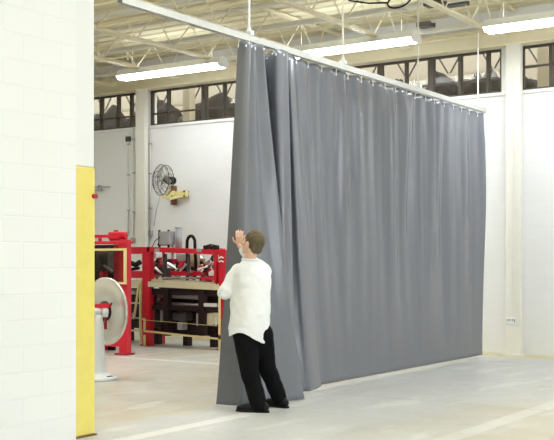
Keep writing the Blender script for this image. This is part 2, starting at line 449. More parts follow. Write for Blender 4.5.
# conduits beside the left column
def conduit(px, yt, yb, lb, box_y=None, r=.014):
    a, c = at(px, yt, 15.76), at(px, yb, 15.76)
    o = empty('conduit', (a.x, 15.77, c.z))
    b = nb(); tube(b, [(0, 0, 0), (0, 0, a.z - c.z)], r, 8); link('pipe', b, M['creamw'], o, True)
    b = nb(); zb = (zat(px, box_y, 15.76) - c.z) if box_y else 0
    box(b, -.05, .05, -.035, .028, zb - .05, zb + .05, .004); link('junction_box', b, M['darkgrey'] if box_y else M['grey'], o)
    for q in (.25, .6, .9):
        b = nb(); box(b, -r * 1.9, r * 1.9, -r * 1.3, .028, (a.z - c.z) * q - .012, (a.z - c.z) * q + .012); link('clip', b, M['grey'], o)
    tag(o, lb, 'conduit', 'conduits on the back wall')
conduit(128, 134, 236, 'thin white conduit left of the left column with a dark box near its top', 139)
conduit(133, 128, 240, 'thin white conduit hugging the left side of the left column')
conduit(150, 134, 233, 'thin white conduit right of the left column with a grey box at its foot')
# grey wall arm at far left
a0 = at(92, 187, 15.77); a1 = at(111, 189, 15.77)
o = empty('wall_rail', (a0.x, 15.8, a0.z))
b = nb(); bar(b, (-.6, -.06, 0), (a1.x - a0.x, -.06, -.02), .03, .025); bar(b, (-.6, -.06, -.07), (a1.x - a0.x - .2, -.06, -.07), .02); link('rail', b, M['grey'], o)
for x in (-.1, .2):
    b = nb(); box(b, x, x + .05, -.075, 0, -.1, .03); link('bracket', b, M['grey'], o)
tag(o, 'short grey double rail on the back wall just right of the yellow post', 'rail')

# jamb post at the end of the left wall
r = empty('jamb_post', (-6.26, 6.31, 0))
ZY = 2.24
b = nb(); box(b, -.10, .10, -.125, .115, ZY, DECK - 0.005, .012); link('upper_section', b, M['offwhite'], r)
b = nb(); box(b, -.104, .104, -.13, .12, 0.012, ZY, .012); up = link('yellow_section', b, M['yellow'], r); up['label'] = 'lower section painted yellow'
b = nb(); box(b, -.115, .115, -.132, .132, 0, .012); link('foot_plate', b, M['rust'], r)
b = nb(); tube(b, [(.104, .10, 2.0), (.135, .10, 2.0)], .02, 10); tube(b, [(.09, .12, 2.0), (.09, .15, 2.0)], .018, 10); link('bolt', b, M['darkred'], r)
tag(r, 'square steel post at the end of the white block wall, yellow below and white above', 'post')

# ================================================================== LAMPS
def make_lamp():
    r = empty('strip_light', (0, 0, 0)); L = 1.14
    b = nb(); box(b, -L, L, -.07, .07, .075, .13, .006); link('housing', b, M['offwhite'], r)
    for s in (-1, 1):
        b = nb()
        q = [(-L, s * .07, .11), (L, s * .07, .11), (L, s * .175, .0), (-L, s * .175, .0)]
        q2 = [(x, y + s * .004, z + .008) for x, y, z in q]
        v = [b.verts.new(c) for c in q] + [b.verts.new(c) for c in q2]
        for f in ((0, 1, 2, 3), (7, 6, 5, 4), (0, 4, 5, 1), (1, 5, 6, 2), (2, 6, 7, 3), (3, 7, 4, 0)): b.faces.new([v[i] for i in f])
        link('reflector', b, M['offwhite'], r)
    for s in (-1, 1):
        b = nb(); tube(b, [(-L + .03, s * .085, -.02), (L - .03, s * .085, -.02)], .036, 12); link('tube', b, M['tube'], r, True)
    for x in (-L - .006, L + .006):
        b = nb(); pr_ = [(-.178, -.004), (-.12, -.056), (.12, -.056), (.178, -.004), (.07, .134), (-.07, .134)]
        lo2 = [b.verts.new((x - .006, y_, z_)) for y_, z_ in pr_]; hi2 = [b.verts.new((x + .006, y_, z_)) for y_, z_ in pr_]
        b.faces.new(lo2); b.faces.new(hi2[::-1])
        for k in range(6): b.faces.new((lo2[k], hi2[k], hi2[(k + 1) % 6], lo2[(k + 1) % 6]))
        link('end_cap', b, M['white'], r)
    for x in (-.9, .9):
        b = nb(); tube(b, [(x, 0, .13), (x, 0, DECK - 4.80)], .006, 6); link('hanger', b, M['cream'], r)
    return r
def copy_tree(o, parent=None):
    c = o.copy(); C.objects.link(c)
    if parent: c.parent = parent
    for ch in list(o.children): copy_tree(ch, c)
    return c
lamp = make_lamp()
LZ, LYY = 4.80, 14.2
labels = {-11.78: 'lit strip light over the red machines, leftmost of the row of three',
          -8.17: 'lit strip light just above the curtain track, middle one of the row of three',
          -4.75: 'lit strip light above the right column, rightmost of the row of three'}
spots = [(x, LYY, labels[x]) for x in labels]
first = True
def lamp_and_fill_light(x, y, e):
    ld = bpy.data.lights.new('lamp_and_fill_glow', 'AREA'); ld.shape = 'RECTANGLE'; ld.size = 2.3; ld.size_y = 0.28; ld.energy = e; ld.color = (0.84, 0.915, 1.0)
    lo = bpy.data.objects.new('lamp_and_fill_glow', ld); C.objects.link(lo); return lo
for x, y, lb in spots:
    o = lamp if first else copy_tree(lamp); first = False
    o.location = (x, y, LZ); tag(o, lb, 'lamp', 'strip lights under the joists')
    lo = lamp_and_fill_light(x, y, 24); lo.parent = o; lo.location = (0, 0, -.05)
    lo = lamp_and_fill_light(x, y, 5); lo.parent = o; lo.location = (0, 0, .15); lo.rotation_euler = (PI, 0, 0)  # added upward fill that brightens the deck, not a tube of the fixture
# added area lights for unseen lamp rows, no fixtures, above and behind the camera
for y in (9.0, 4.0, -1.0):
    for x in (-18.8, -15.3, -11.7, -8.2, -4.75, -1.2, 2.4):
        if -7.5 < x < -5.5: continue
        k = 1.0 if y > 5 else 0.3
        lo = lamp_and_fill_light(x, y, 38 * k); lo.location = (x, y, LZ - .03)
        lo = lamp_and_fill_light(x, y, 34); lo.location = (x, y, LZ + .12); lo.rotation_euler = (PI, 0, 0)  # added upward fill to lift the ceiling brightness

# ================================================================== CURTAIN TRACK
TX, TZ = -6.31, 3.735
t = empty('curtain_track', (TX, 6.9, TZ))
Ylen = 15.06 - 6.9
b = nb()
box(b, -.035, .035, 0, Ylen, .06, .066); box(b, -.035, -.029, 0, Ylen, 0, .06); box(b, .029, .035, 0, Ylen, 0, .06)
box(b, -.029, -.010, 0, Ylen, 0, .006); box(b, .010, .029, 0, Ylen, 0, .006)
link('channel', b, M['galv'], t)
for px, hi in ((97, 0), (249, 1), (343, 1), (418, 1), (478, 1)):
    l = (px - 277) / F_PX; d = -TX / (ST - CT * l); yy = (CT + ST * l) * d - 6.9
    if yy < 0: yy = .05
    b = nb(); tube(b, [(0, yy, .07), (0, yy, DECK - TZ)], .012, 8); rd = link('hanger_rod', b, M['creamw'], t)
    b = nb(); box(b, -.045, .045, yy - .03, yy + .03, .067, .115, .004); tube(b, [(0, yy, .115), (0, yy, .15)], .02, 6); link('clamp', b, M['offwhite'], rd)
b = nb(); box(b, -.04, .04, Ylen, Ylen + .012, -.01, .075); box(b, -.006, .006, Ylen - .10, Ylen - .03, -.05, 0); link('end_stop', b, M['galv'], t)
tag(t, 'long galvanised ceiling track hung on rods that carries the grey curtain', 'track')

# ================================================================== CURTAIN
K = [  # s, top y, top offset, bottom y, bottom offset
    (0.00, 8.70, -.02, 8.45, -.11), (0.10, 8.72, .07, 8.46, .04), (0.20, 8.77, .10, 8.50, .17), (0.28, 8.81, .03, 8.60, .20),
    (0.36, 8.86, .08, 8.76, .31), (0.45, 8.90, .05, 8.98, .34), (0.53, 8.95, .12, 9.31, .40), (0.57, 8.95, -.03, 9.31, .22),
    (0.61, 9.10, -.17, 9.28, .06), (0.66, 9.38, -.30, 9.40, -.03), (0.69, 9.46, -.22, 9.46, .01), (0.715, 9.32, -.05, 9.40, .10),
    (0.73, 9.26, .07, 9.39, .18), (0.78, 9.33, .13, 9.48, .17), (0.83, 9.43, .10, 9.60, .13), (0.86, 9.42, -.13, 9.67, .09), (0.89, 9.58, -.24, 9.74, .08),
    (0.92, 9.59, -.08, 9.83, .08), (0.945, 9.53, .05, 9.92, .11),
    (1.00, 9.73, .03, 10.24, .03), (1.05, 9.96, .0, 10.35, .0), (1.15, 10.5, .0, 10.7, .0), (2.0, 15.0, 0, 15.0, 0)]
def cr(p0, p1, p2, p3, t):
    return 0.5 * ((2 * p1) + (-p0 + p2) * t + (2 * p0 - 5 * p1 + 4 * p2 - p3) * t * t + (-p0 + 3 * p1 - 3 * p2 + p3) * t ** 3)
def kval(s):
    for i in range(len(K) - 1):
        if K[i][0] <= s <= K[i + 1][0]: break
    if i == len(K) - 2 or K[i][0] >= 1.05:
        f = (s - K[i][0]) / (K[i + 1][0] - K[i][0]); return [K[i][j] * (1 - f) + K[i + 1][j] * f for j in range(1, 5)]
    f = (s - K[i][0]) / (K[i + 1][0] - K[i][0])
    a, bb, c, d = K[max(i - 1, 0)], K[i], K[i + 1], K[min(i + 2, len(K) - 1)]
    return [cr(a[j], bb[j], c[j], d[j], f) for j in range(1, 5)]
ZT, ZB = TZ - 0.016, 0.012
HOOK = 0.30
def curtain_pt(s, v):
    ty, to, by, bo = kval(s)
    e = v ** 0.9
    y = by + (ty - by) * e
    off = bo + (to - bo) * (v ** 0.8)
    flat = min(1, max(0, (s - 0.97) / 0.06))
    # pleats below the hooks, fading towards the floor
    ph = (ty - 9.9) / HOOK * 2 * PI
    pl = 0.014 * math.cos(ph) * (v ** 3.0) * flat
    w = 0
    q = ty * 1.0 + 0.10 * (1 - v) * noise.noise(Vector((ty * 1.1, v * 1.5, 3)))
    w += 0.10 * noise.noise(Vector((q * 2.6, v * 0.9, 1.7)))
    w += 0.05 * noise.noise(Vector((q * 5.2, v * 1.1, 9.3)))
    w += 0.005 * noise.noise(Vector((q * 13.0, v * 1.7, 5.1)))
    vv = min(1, v / 0.75); fade = (0.06 + 0.94 * vv * vv * (3 - 2 * vv)) * (0.45 + 0.55 * flat)
    w *= fade * (1 - 0.7 * min(1, max(0, (v - 0.88) / 0.12)))
    scal = 0.012 * abs(math.sin(ph / 2)) if v > 0.985 else 0       # the top hem dips between hooks
    zb = ZB + (0.022 * flat)
    return Vector((TX + off + pl + w, y, zb + (ZT - zb) * v - scal))
NU1, NU2, NV = 220, 420, 64
ss = [i / NU1 * 1.0 for i in range(NU1)] + [1 + i / NU2 for i in range(NU2 + 1)]
b = nb(); g = []
for s in ss: g.append([b.verts.new(curtain_pt(s, j / NV)) for j in range(NV + 1)])
for i in range(len(ss) - 1):
    for j in range(NV): b.faces.new((g[i][j], g[i + 1][j], g[i + 1][j + 1], g[i][j + 1]))
cr_root = empty('industrial_curtain', (0, 0, 0))
cu = link('vinyl_sheet', b, M['curtain'], cr_root, True)
so = cu.modifiers.new('thickness', 'SOLIDIFY'); so.thickness = 0.004; so.offset = 0
tag(cr_root, 'tall grey vinyl curtain hanging from the ceiling track, bunched beside the man', 'curtain')
# rollers and hooks
hs = [0.01, 0.10, 0.20, 0.30, 0.40, 0.53, 0.735, 0.78, 0.83, 0.95]
y = 9.75
while y < 15.0:
    lo_, hi_ = 1.0, 2.0
    for _ in range(40):
        md = (lo_ + hi_) / 2
        if kval(md)[0] < y: lo_ = md
        else: hi_ = md
    hs.append(lo_); y += HOOK
for s in hs:
    p = curtain_pt(s, 1.0); p2 = curtain_pt(s, 0.985)
    b = nb()
    tube(b, [(TX, p.y, TZ - .002), (TX, p.y, TZ - .012), (p2.x * .5 + TX * .5, p.y, TZ - .022), (p2.x, p2.y, p2.z)], .006, 6)
    box(b, p2.x - .008, p2.x + .008, p2.y - .010, p2.y + .010, p2.z - .012, p2.z + .012)
    link('hook', b, M['offwhite'], cr_root)

# ================================================================== UNCOILER (reel on a pedestal)
hub = Vector(((-.5577 - .83 * .1635) * 13.0, (CT - ST * .1635) * 13.0, 0.84))
view = (Vector((-ST, CT, 0)) + Vector((CT, ST, 0)) * -.1633).normalized(); right = Vector((CT, ST, 0))
nrm = (-view * .68 - right * .73).normalized()
ped = hub + nrm * .17 + right * 0.045
r = empty('uncoiler', (ped.x, ped.y, 0))
def loc(p): return Vector(p) - Vector((ped.x, ped.y, 0))
b = nb(); lathe(b, [(0, 0), (.235, 0), (.24, .012), (.235, .035), (.15, .06), (.105, .10), (.085, .25), (.06, .62), (.05, .75), (.05, .80), (0, .80)], 32)
link('pedestal', b, M['offwhite'], r, True)
b = nb(); box(b, .12, .19, -.05, .05, .04, .058, .01, Matrix.Rotation(TH - .5, 4, 'Z')); link('bolt_slot', b, M['dark'], r)
R_ = .42
b = nb(); lathe(b, [(.06, -.015), (R_ - .02, -.012), (R_, -.012), (R_, .012), (R_ - .012, .016), (R_ - .02, .008), (.16, .004), (.15, .010), (.06, .010), (.06, -.015)], 64, frame_from(nrm, loc(hub)))
link('reel_disc', b, M['alu'], r, True)
b = nb(); lathe(b, [(0, .012), (.125, .012), (.125, .03), (.06, .035), (.06, .05), (0, .05)], 32, frame_from(nrm, loc(hub))); link('hub_plate', b, M['dark'], r, True)
b = nb(); tube(b, [loc(hub + nrm * .04), loc(hub + nrm * .24)], [.04, .05], 16); link('bearing', b, M['offwhite'], r, True)
hz = hub + nrm * .10
b = nb(); bar(b, loc(hz - right * .30 + Vector((0, 0, .045))), loc(hz + right * .15 + Vector((0, 0, .075))), .04, .055); link('brake_arm', b, M['red'], r)
b = nb(); tube(b, [loc(hz + right * .12 + Vector((0, 0, .06))), loc(hz + right * .19 + Vector((0, 0, .12)))], .022, 10); link('arm_grip', b, M['dark'], r)
b = nb(); tube(b, [loc(hz + Vector((0, 0, -.04)) + right * .075), loc(hz + Vector((0, 0, -.13)) + right * .075)], .016, 8); tube(b, [loc(hz + Vector((0, 0, -.13)) + right * .075), loc(hz + Vector((0, 0, -.22)) + right * .075)], .02, 8); link('crank_handle', b, M['darkred'], r)
b = nb(); lathe(b, [(0, -.02), (.035, -.02), (.045, .02), (.045, .07), (.03, .09), (0, .09)], 16, Matrix.Translation(loc(hz + right * .075) + Vector((0, 0, -.05)))); link('hub_cap', b, M['offwhite'], r, True)
tag(r, 'white pedestal reel stand with a large pale metal disc, beside the yellow post', 'reel stand')

# ================================================================== RED GUARD BOOTH (left machine)
BY = 12.2
r = empty('guarded_press', (-12.0, BY, 0))
xL, xR = -13.3, xat(128, BY)
def bx_(m, name, x0, x1, y0, y1, z0, z1, bev=0.004, parent=None):
    b = nb(); box(b, x0 + 12.0, x1 + 12.0, y0 - BY, y1 - BY, z0, z1, bev); return link(name, b, M[m], parent or r)
zt = zat(110, 244, BY)
zw0, zw1 = zat(110, 284, BY), zat(110, 248.5, BY)
bx_('red', 'corner_post', xR - .19, xR - .02, BY, BY + .10, 0.03, zt)
bx_('red', 'corner_post', xL, xL + .12, BY, BY + .10, 0.03, zt)
bx_('red', 'corner_post', xat(106, BY + .5) - .1, xat(106, BY + .5), BY + .45, BY + .55, 0.0, zt - .1)
bx_('darkred', 'foot_plate', xR - .24, xR + .01, BY - .05, BY + .15, 0, .03)
bx_('red', 'top_beam', xL, xR, BY - .02, BY + .12, zt, zt + .045)
bx_('red', 'lower_panel', xL + .12, xR - .19, BY + .03, BY + .06, .12, zw0 - .02)
bx_('dark', 'rear_panel', xL + .05, xat(116, BY + .6), BY + .57, BY + .6, .0, zt)
xf1 = xat(125.5, BY - .05)
b = nb()
for x0, x1, z0, z1 in ((xL + .1, xf1, zw1 - .035, zw1), (xL + .1, xf1, zw0, zw0 + .035), (xf1 - .035, xf1, zw0 + .035, zw1 - .035), (xL + .1, xL + .135, zw0 + .035, zw1 - .035)):
    box(b, x0 + 12, x1 + 12, -.06, -.02, z0, z1, .003)
wf = link('window_frame', b, M['paleyellow'], r); wf['label'] = 'pale yellow window frame'
b = nb(); box(b, xL + .135 + 12, xf1 - .035 + 12, -.045, -.04, zw0 + .035, zw1 - .035); link('pane', b, M['glass'], wf)
bx_('darkred', 'inner_post', xat(113.5, BY + .2), xat(119, BY + .2), BY + .2, BY + .3, .9, zt)
bx_('darkgrey', 'press_head', xat(98, BY + .4), xat(110, BY + .4), BY + .35, BY + .6, 1.3, 1.62)
for k in range(9):
    px = random.uniform(92, 112); py = random.uniform(256, 280); a = at(px, py, BY + .3); cN = a + Vector((random.uniform(-.15, .15), .05, random.uniform(-.12, .2)))
    b = nb(); tube(b, [a + Vector((12, -BY, 0)), cN + Vector((12, -BY, 0))], random.uniform(.012, .03), 8); link('air_line', b, M[random.choice(['dark', 'black', 'darkgrey', 'dark'])], r)
# red motor and rail on the roof
b = nb(); bar(b, (xL + 12, .3, zt + .15), (xat(112, BY + .3) + 12, .3, zt + .13), .05, .05)
for x in (xL + .3, xat(100, BY + .3)): bar(b, (x + 12, .3, zt + .04), (x + 12, .3, zt + .13), .04)
link('roof_rail', b, M['red'], r)
ma, mb_ = xat(112, BY + .3), xat(123, BY + .3)
b = nb(); box(b, ma + 12, mb_ + 12, .2, .42, zt + .075, zt + .20, .02); box(b, ma + .02 + 12, mb_ + .10 + 12, .22, .40, zt + .045, zt + .075, .006)
tube(b, [(mb_ + 12, .31, zt + .13), (mb_ + .06 + 12, .31, zt + .13)], .045, 12); tube(b, [(ma + .08 + 12, .31, zt + .2), (ma + .08 + 12, .31, zt + .23)], .04, 10)
link('roof_motor', b, M['red'], r)
tag(r, 'red guarded press with a yellow-framed dark window, behind the reel stand', 'machine')

# ================================================================== MIDDLE CONVEYOR SECTION
MY = 14.1
ox = xat(135, MY)
r = empty('link_conveyor', (ox, MY, 0))
def pm(px, py, dy=0.0): q = at(px, py, MY + dy); return Vector((q.x - ox, dy, q.z))
xa, xb = pm(112, 262).x, pm(141.5, 262).x
b = nb(); box(b, xa, xb, 0, .10, pm(130, 254).z, pm(130, 247).z, .006); link('top_beam', b, M['red'], r)
b = nb(); box(b, xa, xb, .02, .5, pm(130, 278).z, pm(130, 271).z, .006); link('side_rail', b, M['red'], r)
b = nb(); box(b, xa, xb, 0, .55, pm(130, 287).z, pm(130, 281).z, .006); link('bed', b, M['bed'], r)
b = nb(); box(b, xa, xb, .25, .6, .25, pm(130, 288).z - .02, .006); link('base_cabinet', b, M['dark'], r)
for x in (xa + .05, xb - .05):
    b = nb(); box(b, x - .04, x + .04, .2, .5, 0, .25); link('foot', b, M['dark'], r)
b = nb(); tube(b, [pm(127, 267, .2), pm(131, 263, .2), pm(136, 265, .2), pm(140, 262, .2)], .05, 8); tube(b, [pm(128, 270, .15), pm(139, 268, .15)], .03, 8); link('cable_bundle', b, M['black'], r, True)
for py, rr in ((292, .05), (303, .018), (318, .015)):
    b = nb(); tube(b, [pm(127, py, .22), pm(141, py, .22)], rr, 10); link('roller', b, M['steel'], r, True)
b = nb()
bar(b, pm(140.5, 279, -.05), pm(140.5, 331, -.05), .035); bar(b, pm(139, 283, -.08), pm(134, 318, -.08), .03); bar(b, pm(126, 330, -.05), pm(141, 331, -.05), .035)
bar(b, pm(127, 282, -.05), pm(127, 330, -.05), .03)
bar(b, pm(127, 332, -.05) , Vector((pm(127, 332, -.05).x, -.05, 0)), .03); bar(b, pm(140.5, 331, -.05), Vector((pm(140.5, 331, -.05).x, -.05, 0)), .03)
o = link('guard_rail', b, M['paleyellow'], r); o['label'] = 'pale yellow guard frame with a slanting stay'
b = nb(); lathe(b, [(0, .0), (.05, .05), (.01, .14), (0, .14)], 4, Matrix.Translation(pm(133.5, 312, .0)) @ Matrix.Rotation(PI, 4, 'X')); link('drip_funnel', b, M['grey'], r)
tag(r, 'short red and cream conveyor section between the guarded press and the long red machine', 'machine')

# ================================================================== LONG RED MACHINE
RY = 13.8
ox2 = xat(183, RY)
r = empty('assembly_machine', (ox2, RY, 0))
def pr(px, py, dy=0.0): q = at(px, py, RY + dy); return Vector((q.x - ox2, dy, q.z))
def sbox(name, m, px0, py0, px1, py1, y0, y1, bev=.004, parent=None):
    a, c = pr(px0, py0, y0), pr(px1, py1, y0)
    b = nb(); box(b, min(a.x, c.x), max(a.x, c.x), y0, y1, min(a.z, c.z), max(a.z, c.z), bev); return link(name, b, M[m], parent or r)
# frame
a, c = pr(142, 246, 0), pr(149, 285, 0)
def post(px0, px1, pyt, y0, y1):
    a = pr(px0, pyt, y0); x1 = pr(px1, pyt, y0).x
    b = nb(); box(b, a.x, x1, y0, y1, .012, a.z, .005); o = link('post', b, M['red'], r)
    b = nb(); box(b, a.x - .03, x1 + .03, y0 - .03, y1 + .03, 0, .012); link('foot', b, M['darkred'], o); return o
post(142, 149.5, 247, 0, .12); post(218.5, 225.5, 250, 0, .12); XR0 = pr(142, 246, 0).x
for x0 in (XR0, pr(219, 250, .45).x):
    b = nb(); box(b, x0, x0 + .08, .45, .53, .0, pr(180, 249, .5).z, .004); link('post', b, M['red'], r)
b = nb(); bar(b, pr(149, 249.3, .06), pr(219, 252.3, .06), .12, .085); link('top_beam', b, M['red'], r)
b = nb(); bar(b, (XR0 + .02, .49, pr(160, 249.5, .49).z), pr(219, 251, .49), .07, .06); link('rear_beam', b, M['red'], r)
b = nb(); bar(b, (XR0 + .04, .12, pr(147, 249, .1).z), (XR0 + .04, .46, pr(160, 249.5, .49).z), .06, .06); bar(b, (pr(219, 251, .45).x + .04, .12, pr(219, 251, .1).z), (pr(219, 251, .45).x + .04, .46, pr(219, 250, .49).z), .06, .06); link('side_beam', b, M['red'], r)
b = nb(); bar(b, pr(216, 254, .06), pr(216, 283, .06), .045, .06); link('inner_post', b, M['red'], r)
for px in (157, 199):
    q = pr(px, 250.3, -.005); b = nb(); box(b, q.x - .05, q.x + .05, -.012, -.003, q.z - .03, q.z + .03, .003); link('joint_plate', b, M['grey'], r)
sbox('side_panel', 'red', 215, 262, 225, 284, .10, .14)
# bed
b = nb(); bar(b, pr(149, 284, .02), pr(219.5, 287.5, .02), .06, .09); bar(b, pr(149, 279.5, .3), pr(219, 283, .3), .5, .03)
link('bed', b, M['bed'], r)
# lower part
sbox('base_cabinet', 'dark', 161, 287, 219, 336.5, .38, .5)
sbox('side_cabinet', 'dark', 142.5, 290, 150, 331, .13, .3)
sbox('lower_beam', 'dark', 149, 288.5, 218.5, 296, .06, .16)
sbox('lower_beam', 'dark', 149, 305, 218.5, 312, .06, .16)
for px0, px1 in ((163, 168), (198, 204)): sbox('leg', 'dark', px0, 289, px1, 336, .02, .12)
for px in (158, 187, 214):
    q = pr(px, 330, .4); b = nb(); box(b, q.x - .05, q.x + .05, .35, .48, 0, q.z, 0); link('base_foot', b, M['dark'], r)
b = nb(); tube(b, [pr(151, 294, .25), pr(200, 297, .25)], .05, 12); link('drive_shaft', b, M['grey'], r, True)
b = nb(); tube(b, [pr(152, 303, .2), pr(217, 306, .2)], .03, 12); link('drive_shaft', b, M['steel'], r, True)
sbox('white_guard', 'offwhite', 203, 303, 217, 307, .02, .05)
sbox('motor', 'darkgrey', 172, 312, 185, 321, .12, .34, .02); sbox('gearbox', 'grey', 177, 322, 182, 330, .15, .3, .01)
sbox('gearbox', 'grey', 196, 313, 201, 326, .13, .3, .01); sbox('white_box', 'bed', 206, 313, 212, 325, .1, .3, .01)
sbox('junction_box', 'darkgrey', 152, 308, 155, 328, .12, .3); sbox('junction_box', 'grey', 160, 308, 162, 322, .14, .3)
# low yellow guard
b = nb()
bar(b, pr(144.5, 331, -.08), pr(219.5, 339, -.08), .03); bar(b, pr(219.5, 339.5, -.08), pr(219.5, 286, -.08), .03); bar(b, pr(144.5, 331.5, -.08), pr(144.5, 319, -.08), .03)
bar(b, pr(144.5, 319, -.08), pr(142.5, 319, -.08), .03); bar(b, pr(145, 320, -.08), pr(217, 326, -.08), .008)
for px in (144.5, 219.5):
    q = pr(px, 335, -.08); bar(b, (q.x, -.08, 0), (q.x, -.08, q.z), .03)
bar(b, pr(219.5, 290, -.08), pr(219.5, 290, .02), .02)
o = link('guard_rail', b, M['paleyellow'], r); o['label'] = 'low pale yellow guard rail'
b = nb(); q = pr(216, 321, -.10); box(b, q.x - .012, q.x + .012, -.11, -.095, q.z - .08, q.z + .06, .004); link('guard_handle', b, M['offwhite'], o)
# workings between bed and top beam
sbox('tool_plate', 'red', 170, 271, 201, 276, .25, .5, .01)
sbox('tool_plate', 'darkred', 156, 259, 172, 264, .3, .6, .01)
sbox('tool_plate', 'red', 201, 277, 212, 280.5, .1, .2, .006)
sbox('slide_rail', 'steel', 163, 277, 197, 279.5, .12, .2)
sbox('slide_block', 'darkgrey', 160, 268, 168, 278, .2, .4, .01)
sbox('press_column', 'grey', 176, 254, 186, 270, .45, .6, .01)
sbox('press_column', 'bed', 189, 254, 198, 270, .45, .6, .01)
sbox('press_column', 'darkgrey', 163, 254, 165.5, 281, .15, .2)
sbox('press_column', 'darkgrey', 186.5, 254, 188.5, 274, .15, .2)
sbox('valve_block', 'offwhite', 150, 252, 156, 258, .12, .3, .02)
sbox('valve_block', 'offwhite', 208, 270, 214, 276, .15, .3, .02)
kinds = [('air_cylinder', 'steel'), ('air_cylinder', 'darkred'), ('air_cylinder', 'darkgrey'), ('air_line', 'black'), ('fitting', 'dark'), ('fitting', 'red'), ('fitting', 'steel'), ('air_line', 'black'), ('fitting', 'bed')]
for k in range(130):
    nm, m = kinds[k % len(kinds)]
    px = random.choice([random.uniform(151, 162), random.uniform(200, 216), random.uniform(151, 216)])
    py = random.uniform(260, 280); dy = random.uniform(.16, .42)
    p0 = pr(px, py, dy)
    b = nb()
    if nm == 'fitting':
        s = random.uniform(.018, .04); box(b, p0.x - s, p0.x + s, dy - s, dy + s, p0.z - s, p0.z + s, .006)
    elif nm == 'air_cylinder':
        dv = Vector((random.uniform(-.12, .12), .02, random.uniform(-.1, .1))); tube(b, [p0 - dv, p0 + dv * .2, p0 + dv], [.026, .026, .014], 10)
    else:
        tube(b, [p0 + Vector((.07 * math.cos(q * .5), .02 * q, .05 * math.sin(q * .5) - .012 * q)) for q in range(9)], .010, 6)
    link(nm, b, M[m], r)
# on top of the frame
sbox('control_box', 'grey', 159, 231.5, 169, 244.5, .45, .62, .008); 
b = nb(); q = pr(159, 245, .53); q2 = pr(169, 245, .53)
for x in (q.x + .01, q2.x - .01): bar(b, (x, .53, pr(160, 249, .49).z - .02), (x, .53, pr(160, 230, .5).z), .03)
bar(b, (q.x - .02, .53, q.z + .01), (q2.x + .02, .53, q.z + .01), .04)
link('box_stand', b, M['dark'], r)
b = nb(); q = pr(178.5, 249, .62); tz = pr(178.5, 227, .62).z
tube(b, [(q.x, .62, 1.15), (q.x, .62, q.z)], .045, 12); tube(b, [(q.x, .62, q.z), (q.x, .62, tz - .03)], .058, 16); tube(b, [(q.x, .62, tz - .03), (q.x, .62, tz)], .064, 16)
link('press_cylinder', b, M['grey'], r, True)
b = nb(); q = pr(172.5, 249, .62); tube(b, [(q.x, .62, 1.2), (q.x, .62, pr(172, 232, .62).z)], .03, 10); link('press_cylinder', b, M['offwhite'], r, True)
b = nb(); pts = [pr(187.5, 280, .3), pr(187.5, 262, .25), pr(187, 248, .2)] + [pr(191 - 4 * math.cos(a), 243 - 7 * math.sin(a), .2) for a in [PI * k / 10 for k in range(1, 10)]] + [pr(195, 248, .2), pr(195.5, 258, .25), pr(196, 272, .35), pr(194, 279, .35)]
tube(b, pts, .028, 10); link('hose', b, M['black'], r, True)
for px, py in ((206, 246.5), (209, 246), (213, 247), (217, 246.5)):
    q = pr(px, py, .1); b = nb(); box(b, q.x - .025, q.x + .025, .05, .14, q.z - .05, q.z + .02, .01); link('valve', b, M['dark'], r)
b = nb(); tube(b, [pr(205, 247, .1), pr(210, 244.5, .1), pr(218, 246, .1)], .012, 6)
tube(b, [pr(152, 247, .3), pr(155, 241, .4), pr(160, 237, .45)], .008, 6)
link('air_line', b, M['black'], r, True)
b = nb(); q0 = pr(221.5, 258, -.004)
for py in (258, 262): 
    q = pr(221.5, py, -.004); tube(b, [(q.x - .04, -.01, q.z), (q.x, -.01, q.z + .02), (q.x + .045, -.01, q.z)], .014, 6)
link('emblem', b, M['offwhite'], r)
tag(r, 'long red framed machine with a cream bed and low yellow guard, left of the curtain', 'machine')

# ================================================================== WALL FAN
FYc = 15.0
fc = at(161, 180, FYc)
r = empty('wall_fan', (fc.x, WY, fc.z))
cl = Vector((0, FYc - WY, 0))
vw = (Vector((-ST, CT, 0)) + Vector((CT, ST, 0)) * (161 - 277) / F_PX).normalized(); rt = Vector((CT, ST, 0))
fn = (-vw * .58 - rt * .81 ).normalized()
mf = frame_from(fn, cl); RF = .285
b = nb()
for rr, dz in ((RF, 0), (RF * .99, -.10), (RF * .8, .055), (RF * .55, .075), (RF * .3, .082), (RF * .8, -.14), (RF * .5, -.16)):
    tube(b, [mf @ Vector((rr * math.cos(2 * PI * k / 40), rr * math.sin(2 * PI * k / 40), dz)) for k in range(40)], .008 if rr > .27 else .0035, 6, closed=True)
for k in range(20):
    a = 2 * PI * k / 20; ca, sa = math.cos(a), math.sin(a)
    tube(b, [mf @ Vector((q * RF * ca, q * RF * sa, dz)) for q, dz in ((.12, .085), (.55, .075), (.8, .055), (1, 0), (.99, -.10), (.8, -.14), (.2, -.165))], .003, 4)
link('cage', b, M['darkgrey'], r)
b = nb(); lathe(b, [(0, -.30), (.06, -.30), (.075, -.27), (.075, -.15), (.06, -.12), (.02, -.12), (.02, -.03), (0, -.03)], 20, mf); link('motor', b, M['black'], r, True)
b = nb(); lathe(b, [(0, .03), (.03, .025), (.045, -.02), (0, -.03)], 16, mf); link('hub', b, M['steel'], r, True)
for k in range(3):
    b = nb(); n0 = []
    for i in range(7):
        f = i / 6; rad = .04 + f * (RF * .84 - .04); wd = .30 + .75 * math.sin(PI * min(1, f * .9 + .1)) ** .8
        row = []
        for j in range(6):
            g_ = j / 5 - .5; a = 2 * PI * k / 3 + g_ * wd
            row.append(b.verts.new(mf @ Vector((rad * math.cos(a), rad * math.sin(a), -.05 + g_ * .07))))
        n0.append(row)
    for i in range(6):
        for j in range(5): b.faces.new((n0[i][j], n0[i + 1][j], n0[i + 1][j + 1], n0[i][j + 1]))
    o = link('blade', b, M['steel'], r, True); m_ = o.modifiers.new('t', 'SOLIDIFY'); m_.thickness = .003
